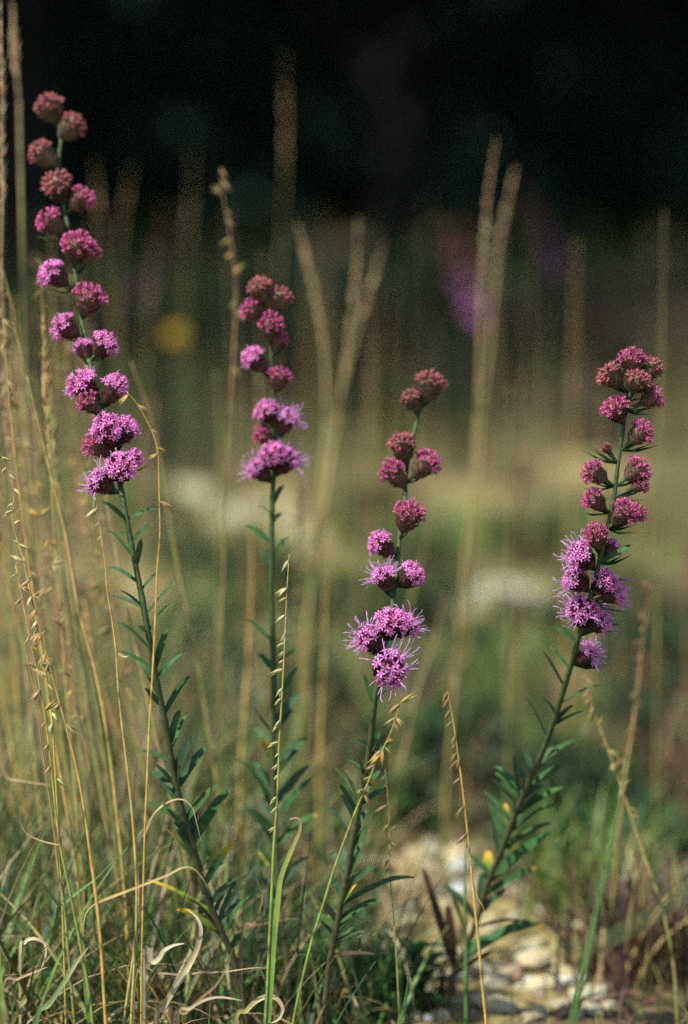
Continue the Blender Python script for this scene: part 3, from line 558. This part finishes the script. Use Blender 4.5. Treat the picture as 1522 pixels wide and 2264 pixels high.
# more blazing stars farther back, copies turned about
for i, (px, py, d, k, rz, s, lab) in enumerate([(968, 1000, 6.8, 2, .5, 1.22, 'out-of-focus blazing star in the meadow behind the pale seed heads'), (1240, 920, 7.6, 2, 2.6, 1.3, 'dim taller blazing star near the dark trees behind the bushy plant'),
        (400, 960, 7.0, 2, 4.0, 1.2, 'hazy blazing star beside the yellow daisy')]):
    o = copy_tree(PL[k]); g = ground_pt(px, py); o.location = (g.x, g.y, g.z - .003); o.rotation_euler.z = rz; o.scale = (s, s, s)
    tag(o, lab, 'flower', 'blazing stars in the background')

# ------------------------------------------------------------------ yellow daisy
def yellow_daisy(px, py, d):
    c = P(px, py, d); g = float(gz(c.x, c.y)); root = empty('yellow_daisy', (c.x, c.y, g)); h = c.z - g
    s_ = MB(); s_.tube(spline([(0, 0, -.01), (.006, 0, h * .5), (0, 0, h)], 5), .0016, (.06, .1, .03)); s_.build('stem', M_stem, root)
    dk = MB(); ax = Vector((-.2, -.75, .55)).normalized(); u = ax.orthogonal().normalized(); v_ = ax.cross(u); C = Vector((0, 0, h))
    dk.tube([C - ax * .002, C + ax * .003, C + ax * .006], [.006, .0065, .003], (.35, .2, .02), 10); dk.build('disc', M_bract, root)
    for k in range(12):
        a = k * 2 * math.pi / 12; o_ = u * math.cos(a) + v_ * math.sin(a); mb = MB()
        mb.ribbon([C + o_ * .005, C + o_ * .009 + ax * .001, C + o_ * .013 - ax * .001, C + o_ * .016 - ax * .003], [.003, .007, .0065, .002], ax, (.50, .33, .02)); mb.build('petal', M_floret, root)
    for k in range(4):
        mb = MB(); a = k * 2.4; o_ = Vector((math.cos(a), math.sin(a), .6)); b0 = Vector((0, 0, h * (.15 + .18 * k))); mb.ribbon([b0, b0 + o_ * .03, b0 + o_ * .055 - Vector((0, 0, .01))], [.003, .009, .001], Vector((0, 0, 1)), (.05, .1, .03)); mb.build('leaf', M_leaf, root)
    return tag(root, 'yellow daisy out of focus in the meadow between the first two plants', 'flower')
yellow_daisy(388, 738, 4.6)

# ------------------------------------------------------------------ grass stalks
def spikelet_mesh(seed, L, c):
    r = random.Random(seed); mb = MB()
    for k in range(3):
        o_ = Vector((r.uniform(-.18, .18), r.uniform(-.18, .18), 1)).normalized(); l2 = L * r.uniform(.7, 1.05)
        pts = [o_ * l2 * t + Vector((.0004 * math.sin(t * 3 + k), 0, 0)) for t in (0, .2, .5, .8, 1, 1.25)]
        cc = tuple(x * r.uniform(.7, 1.25) for x in c); mb.tube(pts, [.0002, .0006, .00085, .0006, .00025, .00008], [lerp(cc, (.15, .10, .045), .6), cc, cc, cc, cc, cc], 5)
    return mb.mesh('spikelet')
SPK = {'straw': [spikelet_mesh(i, .0078, (.46, .34, .16)) for i in range(4)], 'brown': [spikelet_mesh(9 + i, .008, (.20, .135, .05)) for i in range(4)], 'tan': [spikelet_mesh(20 + i, .0080, (.36, .265, .095)) for i in range(4)]}
for l_ in SPK.values():
    for me in l_: me.materials.append(M_straw)
CST = {'straw': [(0, (.46, .32, .11)), (.5, (.42, .29, .09)), (1, (.36, .33, .07))], 'green': [(0, (.5, .38, .12)), (.3, (.34, .30, .06)), (.6, (.20, .27, .05)), (1, (.13, .24, .05))], 'gold': [(0, (.5, .33, .09)), (1, (.52, .32, .07))],
       'brown': [(0, (.26, .15, .09)), (.5, (.3, .19, .09)), (1, (.24, .22, .06))], 'leafgreen': [(0, (.12, .2, .05)), (1, (.07, .17, .05))], 'tan': [(0, (.40, .29, .15)), (.4, (.36, .28, .11)), (1, (.26, .25, .07))], 'olive': [(0, (.30, .25, .09)), (1, (.17, .2, .05))]}
def stalk(label, pts_px, d, r_mm, c='straw', spikes=None, sc_='straw', blades_=(), group=None, name='grass_stalk', plume=0, d2=None):
    """pts_px from the tip down; spikes = (t0, t1, count, side); blades_ = lists of px points, (width mm, colour)"""
    d2 = d if d2 is None else d2; m = len(pts_px)
    p3 = [P(px, py, d + (d2 - d) * i / (m - 1)) for i, (px, py) in enumerate(pts_px)]
    e = p3[-1]; dn = (p3[-1] - p3[-2]).normalized(); dn = (dn + Vector((0, 0, -.7))).normalized(); g = float(gz(e.x, e.y))
    if e.z > g: p3.append(e + dn * ((e.z - g) * .5 / -dn.z)); p3.append(p3[-1] + Vector((dn.x * .3, dn.y * .3, -1)) * (p3[-1].z - g + .012))
    base = Vector((p3[-1].x, p3[-1].y, g)); root = empty(name, base); pts = [p - base for p in spline(p3, 5)]; k = len(pts)
    mb = MB(); cs = [mixc(CST[c], i / (k - 1)) for i in range(k)]
    cs = [tuple(x * random.uniform(.85, 1.15) for x in q) for q in cs]
    for nd in (.42, .68): 
        i = int(k * nd); cs[i] = tuple(x * .35 for x in cs[i])
    mb.tube(pts, [(r_mm * (.2 + .8 * min(1, 1.7 * i / (k - 1)))) / 1000 for i in range(k)], cs, 7); mb.build('culm', M_straw, root)
    if spikes:
        t0, t1, cnt, side = spikes
        for j in range(cnt):
            t = t0 + (t1 - t0) * (j + random.uniform(-.9, .9)) / max(1, cnt - 1); i = max(0, min(k - 2, int(t * (k - 1)))); p = pts[i]; tg = (pts[i + 1] - pts[i]).normalized()
            sgn = side if side else random.choice((-1, 1)); dr = (Vector((sgn * random.uniform(.35, 1.0), random.uniform(-.4, .4), 0)) + tg * random.uniform(.35, 1.2) * (1 if random.random() < .75 or side else -1)).normalized()
            o = obj('spikelet', random.choice(SPK[sc_]), None, root); o.location = p; o.rotation_mode = 'QUATERNION'; o.rotation_quaternion = dr.to_track_quat('Z', 'Y')
            s = random.uniform(.45, 1.15); o.scale = (s * random.uniform(.7, 1.2), s, s)
    if plume:                                                # a narrow plume of tightly packed seeds
        pm = MB(); 
        for j in range(120 if d < 2.6 else 26):
            t = plume * random.random() ** .7; i = max(0, min(k - 2, int(t * (k - 1)))); p = pts[i].lerp(pts[i + 1], random.random()); tg = (pts[i] - pts[i + 1]).normalized()
            ta = min(1, .25 + 1.6 * t / plume) * min(1, 3 * (1 - t / plume) + .4)
            dr = (tg + Vector((random.uniform(-.4, .4), random.uniform(-.4, .4), 0)) * ta).normalized(); L = random.uniform(.006, .011) * (.4 + .6 * ta); cc = tuple(x * random.uniform(.7, 1.2) for x in CST[c][0][1])
            pm.tube([p, p + dr * L * .4, p + dr * L], [.0002, .0005 * ta + .0001, .0001], cc, 4)
        o = pm.build('seed_head', M_straw, root); o['kind'] = 'stuff'
    for bl in blades_:
        bp, wmm, bc = bl; q3 = [P(px, py, d + (d2 - d) * .5) for px, py in bp]; q = spline([p - base for p in q3], 6); n = len(q)
        rb = MB(); nr = Vector((random.uniform(-.4, .4), -1, .35)); rb.ribbon(q, [wmm / 1000 * (1 - (i / (n - 1)) ** 1.5 * .9) for i in range(n)], nr, [mixc(bc, i / (n - 1)) for i in range(n)], .3); rb.build('blade', M_grass, root)
    return tag(root, label, 'grass', group)
GB = [(0, (.13, .24, .05)), (.5, (.22, .27, .05)), (.7, (.3, .17, .08)), (1, (.4, .29, .17))]
DRY = [(0, (.4, .3, .13)), (.5, (.5, .38, .18)), (1, (.4, .32, .18))]
# sharp stalks standing with the flowers
stalk('bright yellow-green grass stalk hung with pale oat-like spikelets before the second plant', [(640, 1225), (634, 1320), (630, 1420), (625, 1520), (618, 1640), (614, 1760), (606, 1870), (602, 1960), (596, 2080), (592, 2170), (587, 2264)], 1.68, .95, 'green', (.02, .46, 22, -1), 'straw',
      [([(592, 2262), (600, 2160), (606, 2080), (615, 1995), (622, 1940), (645, 1880), (662, 1840), (664, 1815), (655, 1808), (640, 1812)], 4.2, GB), ([(585, 2264), (594, 2150), (601, 2040), (604, 1960)], 2.4, [(0, (.14, .26, .05)), (1, (.2, .28, .06))])])
stalk('thin yellow-green stalk slanting across the lower stem of the third plant', [(885, 1555), (868, 1610), (850, 1650), (830, 1690), (812, 1735), (790, 1785), (765, 1850), (740, 1920), (715, 2000), (690, 2080), (668, 2170), (648, 2264)], 1.66, .8, 'green', (.0, .36, 18, 0), 'tan')
stalk('lone golden straw stalk with brown seeds standing in the pale gravel', [(990, 1528), (1000, 1580), (1012, 1660), (1025, 1760), (1036, 1860), (1046, 1960), (1058, 2080), (1066, 2170), (1075, 2264)], 1.66, .85, 'gold', (.0, .4, 17, -1), 'brown', [([(1045, 1945), (1056, 1985), (1066, 2000), (1072, 2020)], 1.0, DRY)])
stalk('thin orange thread-like stalk arching from a flower head of the tallest plant', [(282, 868), (305, 895), (330, 940), (348, 990), (352, 1060), (353, 1120), (354, 1180), (348, 1260), (345, 1340), (341, 1430), (336, 1520), (330, 1620), (325, 1740), (320, 1860)], 1.665, .6, 'gold', (.05, .3, 6, 0), 'tan')
stalk('golden stalk with a few pale spikelets just beside the stem of the tallest plant', [(212, 1100), (222, 1170), (232, 1240), (238, 1310), (248, 1370), (257, 1440), (262, 1520), (270, 1600), (282, 1700), (292, 1790), (300, 1900), (303, 2000), (298, 2120), (290, 2264)], 1.68, .85, 'straw', (0, .1, 5, -1), 'straw', [([(262, 1445), (275, 1452), (285, 1450)], 1.6, DRY)])
stalk('golden jointed stalk with an arching dry blade in the curly grass', [(70, 1280), (90, 1400), (120, 1510), (150, 1620), (172, 1710), (188, 1800), (200, 1890), (210, 1960), (222, 2070), (229, 2180), (234, 2264)], 1.66, .95, 'gold', (.0, .25, 12, 0), 'tan',
      [([(218, 1994), (260, 1978), (320, 1955), (370, 1935), (405, 1918), (430, 1922), (450, 1945), (458, 1965)], 1.7, [(0, (.5, .33, .12)), (.6, (.42, .36, .14)), (1, (.3, .26, .1))]), ([(214, 1996), (190, 2020), (183, 2070)], .8, DRY)])
stalk('yellow-green jointed stalk with a thin side blade in the curly grass', [(35, 1250), (60, 1380), (85, 1500), (105, 1620), (118, 1740), (132, 1860), (148, 1940), (165, 2020), (182, 2110), (195, 2180), (206, 2264)], 1.68, 1.0, 'green', (.0, .3, 16, 0), 'tan',
      [([(130, 1868), (95, 1860), (62, 1845), (48, 1825), (43, 1808)], .9, DRY), ([(200, 2262), (190, 2200), (180, 2120)], 3.2, [(0, (.12, .22, .05)), (1, (.2, .24, .06))])])
stalk('dull olive stalk with a slanting green side blade in the curly grass', [(60, 1450), (80, 1560), (100, 1700), (118, 1820), (130, 1930), (142, 2000), (150, 2090), (158, 2180), (165, 2264)], 1.72, .95, 'olive', None, 'tan', [([(142, 1997), (175, 1970), (215, 1940), (268, 1885)], 2.0, [(0, (.1, .22, .06)), (1, (.08, .18, .06))])])
stalk('slack dry blade curving down beside the tallest plant stem', [(280, 1700), (292, 1800), (302, 1900), (308, 1985), (302, 2060), (292, 2140), (280, 2220), (274, 2264)], 1.7, 1.0, 'tan', None, 'tan', [([(318, 1850), (340, 1800), (375, 1772), (405, 1768), (425, 1785), (434, 1815), (445, 1860)], 1.3, DRY)])
stalk('out-of-focus bright green blade rising over the gravel beside the dark brown seed spike', [(1392, 1640), (1384, 1700), (1372, 1770), (1360, 1830), (1345, 1900), (1325, 1990), (1305, 2080), (1285, 2180), (1262, 2264)], 1.50, 1.1, 'leafgreen', None, 'brown', [([(1266, 2264), (1290, 2150), (1318, 2020), (1350, 1880), (1366, 1800)], 3.4, [(0, (.09, .19, .05)), (1, (.11, .2, .06))])], plume=.0)
stalk('blurred dark brown seed spike rising beyond the bushy blazing star', [(1438, 1285), (1432, 1350), (1420, 1430), (1412, 1510), (1402, 1590), (1392, 1660), (1382, 1720)], 1.97, 1.3, 'brown', (.0, .75, 30, 0), 'brown')
stalk('blurred orange-tan stalk drooping to the right of the bushy blazing star', [(1295, 1490), (1310, 1560), (1335, 1630), (1360, 1700), (1385, 1770), (1410, 1850), (1438, 1930), (1465, 2010)], 1.86, 1.0, 'tan', (.0, .5, 18, 0), 'tan')
stalk('thin pale straw thread behind the third plant, standing by the gravel', [(852, 1700), (860, 1800), (862, 1900), (868, 2000), (876, 2100), (884, 2264)], 1.76, .5, 'tan', (.0, .35, 9, 0), 'brown')
stalk('short fresh green blade poking up at the edge of the gravel', [(903, 2160), (900, 2190), (893, 2230), (886, 2264)], 1.62, .6, 'leafgreen', None, 'tan', [([(884, 2264), (893, 2230), (900, 2190), (904, 2150)], 2.2, [(0, (.09, .2, .06)), (1, (.1, .2, .08))])])
stalk('hanging oat-like stalk with long awned spikelets before the dense stalk bed', [(5, 1010), (30, 1080), (30, 1160), (50, 1230), (65, 1300), (85, 1390), (100, 1480), (112, 1560), (120, 1660)], 1.72, .7, 'straw', (.0, .8, 26, 0), 'straw')
# dry curled blades, each one alone
def lone_blade(label, pts_px, d, wmm, stops, d2=None):
    d2 = d if d2 is None else d2; m = len(pts_px); p3 = [P(px, py, d + (d2 - d) * i / (m - 1)) for i, (px, py) in enumerate(pts_px)]
    g = float(gz(p3[0].x, p3[0].y)); bz = p3[0].z
    if bz > g: p3.insert(0, Vector((p3[0].x, p3[0].y, g - .008)) - (p3[1] - p3[0]) * .2)
    base = Vector((p3[0].x, p3[0].y, g)); q = [p - base for p in spline(p3, 6)]; n = len(q); mb = MB()
    mb.ribbon(q, [wmm / 1000 * (.75 + .25 * math.sin(3 * i / n)) * (1 - (i / (n - 1)) ** 3 * .85) for i in range(n)], Vector((random.uniform(-.6, .6), -1, .5)), [mixc(stops, i / (n - 1)) for i in range(n)], .35)
    o = obj('dry_grass', mb.mesh('dry_grass'), M_grass); o.location = base; return tag(o, label, 'grass', 'dry curled blades on the ground')
PALEB = [(0, (.3, .26, .12)), (.5, (.55, .46, .27)), (1, (.6, .52, .34))]; BRB = [(0, (.2, .14, .07)), (.5, (.36, .25, .13)), (1, (.42, .3, .17))]
lone_blade('broad pale dry blade leaning up from the curly grass with a limp tip', [(345, 2262), (365, 2220), (395, 2170), (420, 2130), (438, 2090), (444, 2055), (436, 2030), (415, 2010)], 1.68, 4.0, PALEB)
lone_blade('pale dry blade looped into a ring at the foot of the green stalk', [(520, 2264), (545, 2235), (565, 2215), (590, 2203), (612, 2208), (625, 2230), (618, 2252), (600, 2262)], 1.70, 3.2, [(0, (.16, .22, .05)), (.25, (.3, .28, .1)), (.6, (.55, .4, .22)), (1, (.55, .45, .28))])
lone_blade('short twisted bone-white blade lying across the curly grass', [(318, 2122), (338, 2128), (352, 2118), (362, 2102), (385, 2090), (408, 2086)], 1.67, 3.2, [(0, (.3, .25, .15)), (.4, (.5, .44, .28)), (1, (.68, .6, .42))])
lone_blade('long thin dry blade lying nearly flat before the tallest plant base', [(300, 2165), (350, 2152), (400, 2155), (450, 2150), (500, 2148), (560, 2140), (590, 2140)], 1.69, 1.4, BRB)
lone_blade('tan dry blade sweeping up to the right from the curly grass', [(380, 2264), (410, 2240), (440, 2210), (475, 2180), (500, 2140), (515, 2095)], 1.66, 2.0, BRB)
lone_blade('tan blade arching low beside the sweeping one', [(390, 2262), (420, 2230), (455, 2210), (490, 2205), (535, 2212)], 1.65, 2.0, PALEB)
lone_blade('fading green blade slanting up through the curly grass', [(80, 2264), (110, 2220), (150, 2160), (175, 2120), (195, 2095)], 1.67, 3.2, [(0, (.09, .2, .07)), (.6, (.22, .27, .1)), (1, (.4, .36, .2))])
lone_blade('rusty brown blade lying low in the dark curly grass', [(5, 2195), (40, 2165), (75, 2150), (105, 2138)], 1.70, 1.8, BRB)
lone_blade('dry blade curled into a hoop over the dark grass', [(45, 2120), (55, 2085), (75, 2075), (98, 2085), (102, 2110), (92, 2140)], 1.73, 2.2, PALEB)
lone_blade('bright yellow-green blade standing at the left edge of the grass', [(8, 2264), (4, 2210), (0, 2140), (-5, 2050)], 1.66, 3.0, [(0, (.18, .26, .05)), (1, (.2, .27, .07))])
lone_blade('grey-brown bent blade curving beside the dark litter under the second plant', [(535, 2080), (560, 2040), (578, 1990), (570, 1950), (555, 1935)], 1.76, 2.2, BRB)
lone_blade('pale tan blade laid flat across the left grass stalks', [(-20, 1718), (20, 1722), (70, 1730), (112, 1736)], 1.80, 2.2, BRB)
lone_blade('wide green blade arching over the leaf litter beside the gravel', [(1700, 1860), (1620, 1890), (1520, 1965), (1430, 2030), (1340, 2075), (1240, 2100), (1140, 2115)], 1.22, 2.2, [(0, (.1, .17, .07)), (1, (.1, .19, .06))])
# blurred stalks behind
BGL = 'pale plume-topped stalk in the blurred fan between the second and third plants'
stalk(BGL, [(660, 500), (675, 560), (698, 660), (718, 780), (722, 900), (718, 1000), (705, 1130), (690, 1300), (672, 1450)], 2.35, 1.9, 'tan', None, 'tan', group='fan of blurred stalks', plume=.3)
stalk(BGL, [(793, 495), (788, 600), (780, 700), (765, 800), (748, 920), (728, 1060), (705, 1200), (690, 1330)], 2.4, 1.9, 'tan', None, 'tan', group='fan of blurred stalks', plume=.35)
stalk(BGL, [(845, 550), (825, 620), (800, 700), (778, 780), (755, 880), (735, 1000), (715, 1120), (690, 1280)], 2.45, 1.7, 'tan', None, 'tan', group='fan of blurred stalks', plume=.3)
for pp, d, lab, c, pl in [
  ([(1097, 315), (1080, 430), (1070, 560), (1062, 700), (1060, 820), (1052, 960), (1040, 1120), (1022, 1300), (1008, 1500), (990, 1700)], 2.3, 'tall blurred straw stalk with a long plume right of the third plant', 'tan', .3),
  ([(1140, 370), (1122, 450), (1105, 540), (1095, 640), (1085, 760), (1070, 880), (1060, 1000)], 2.45, 'blurred straw stalk with a nodding plume close beside the tall one', 'tan', .4),
  ([(488, 372), (492, 420), (502, 480), (515, 560), (522, 640), (518, 760), (510, 900), (500, 1100)], 2.0, 'slender stalk with small separate orange seeds left of the second plant top', 'brown', 0),
  ([(632, 120), (632, 260), (630, 400), (624, 520), (616, 640)], 3.0, 'faint tall stalk reaching the dark trees above the second plant', 'tan', .35),
  ([(340, 540), (335, 640), (322, 740), (318, 900)], 3.2, 'faint tan plume stalk right of the tallest plant', 'tan', .4),
  ([(425, 330), (424, 430), (418, 520), (412, 640), (415, 800)], 3.4, 'faint stalk with a thin plume rising left of the slender seeded stalk', 'tan', .4),
  ([(290, 370), (280, 430), (268, 520), (260, 640), (258, 800)], 3.2, 'faint pale plume tip in front of the dark trees near the tallest plant', 'tan', .4),
  ([(210, 360), (215, 430), (225, 520), (240, 650), (262, 780), (285, 900)], 3.0, 'faint bent stalk passing behind the heads of the tallest plant', 'tan', .3),
  ([(722, 1180), (720, 1300), (718, 1420), (712, 1560), (708, 1680)], 2.15, 'blurred golden upright stalk between the second and third plants', 'straw', 0),
  ([(548, 1120), (556, 1250), (553, 1380), (545, 1520), (535, 1680)], 2.1, 'blurred golden upright stalk just left of the second plant stem', 'straw', 0),
  ([(480, 820), (486, 1000), (484, 1150), (486, 1350), (488, 1500)], 2.3, 'blurred olive stalk midway between the first and second plants', 'olive', 0),
  ([(985, 1310), (960, 1420), (925, 1520), (900, 1640), (880, 1720)], 2.2, 'blurred slanting olive stalk right of the third plant lower heads', 'tan', 0),
  ([(965, 1060), (940, 1200), (905, 1350), (885, 1560), (875, 1700)], 2.3, 'blurred thin olive stalk passing behind the third plant heads', 'olive', 0),
  ([(290, 800), (345, 960), (370, 1120), (395, 1260), (425, 1400), (448, 1530), (470, 1660), (485, 1760)], 1.95, 'long blurred golden stalk sloping behind the tallest plant down to the rocks', 'olive', 0),
  ([(1030, 2100), (1028, 1980), (1030, 1860)][::-1], 1.82, 'short blurred dark green blade behind the golden straw stalk', 'leafgreen', 0),
  ([(660, 1060), (662, 1180), (658, 1300), (664, 1420), (690, 1600)], 2.2, 'blurred brown-seeded stalk right of the second plant stem', 'brown', .2)]:
    stalk(lab, pp, d, (.8 if c == 'brown' else .6 if d > 2.9 else 1.5), c, (.0, .6, 16, 0) if c == 'brown' else None, 'tan', plume=pl)
# bed of tall stalks at the left, each a thing
LB = 'blurred straw stalk in the dense bed of tall grass around the tallest plant'
for i in range(84):
    d = random.uniform(1.80, 2.8); x0 = random.uniform(-60, 300); top = random.uniform(560, 1350) - max(0, 120 - x0) * 1.2; ln = random.uniform(60, 190); bot = 1900
    pts_ = [(x0 - ln * .6 + ln * t ** 1.3 * 1.3, top + (bot - top) * t) for t in (0, .15, .35, .55, .78, 1)]
    stalk(LB, pts_, d, random.uniform(.7, 1.3), random.choice(['tan', 'straw', 'olive', 'brown', 'olive', 'straw']), (.0, .45, 14, 0) if i % 3 != 1 else None, random.choice(['tan', 'brown']), group='bed of tall grass stalks', plume=.22 if i % 3 == 1 else 0)
for pp, d, c in [([(-12, 560), (10, 610), (35, 720), (60, 850), (90, 980), (130, 1120), (160, 1260), (180, 1400), (215, 1560)], 1.85, 'olive'), ([(2, 0), (4, 200), (6, 420), (4, 620), (20, 800), (35, 950), (60, 1100)], 1.9, 'tan'), ([(28, 20), (34, 130), (42, 220), (45, 330)], 2.1, 'tan'), ([(60, 830), (100, 1000), (145, 1180), (175, 1350), (215, 1500), (245, 1680)], 1.8, 'straw')]:
    stalk('long blurred stalk rising highest at the outer side of the dense stalk bed', pp, d, 1.2, c, None, 'tan', group='outermost long stalks', plume=.3 if c == 'tan' else 0)
# scattered thin stalks across the meadow
for i in range(130):
    d = random.uniform(2.2, 6.0); px = random.uniform(-150, 1700); g_y = 1132 + F * (CAM_H / d - math.tan(PITCH)) ; top = g_y - F * random.uniform(.22, .56) / d
    ln = random.uniform(-60, 60); pts_ = [(px + ln * (1 - t) ** 1.5, top + (g_y - 20 - top) * t) for t in (0, .25, .5, .75, 1)]
    stalk('thin dry stalk dissolved in blur out in the meadow', pts_, d, random.uniform(.7, 1.2), random.choice(['tan', 'straw', 'olive', 'brown']), None, 'tan', group='scattered meadow stalks', plume=.35 if i % 2 else 0)
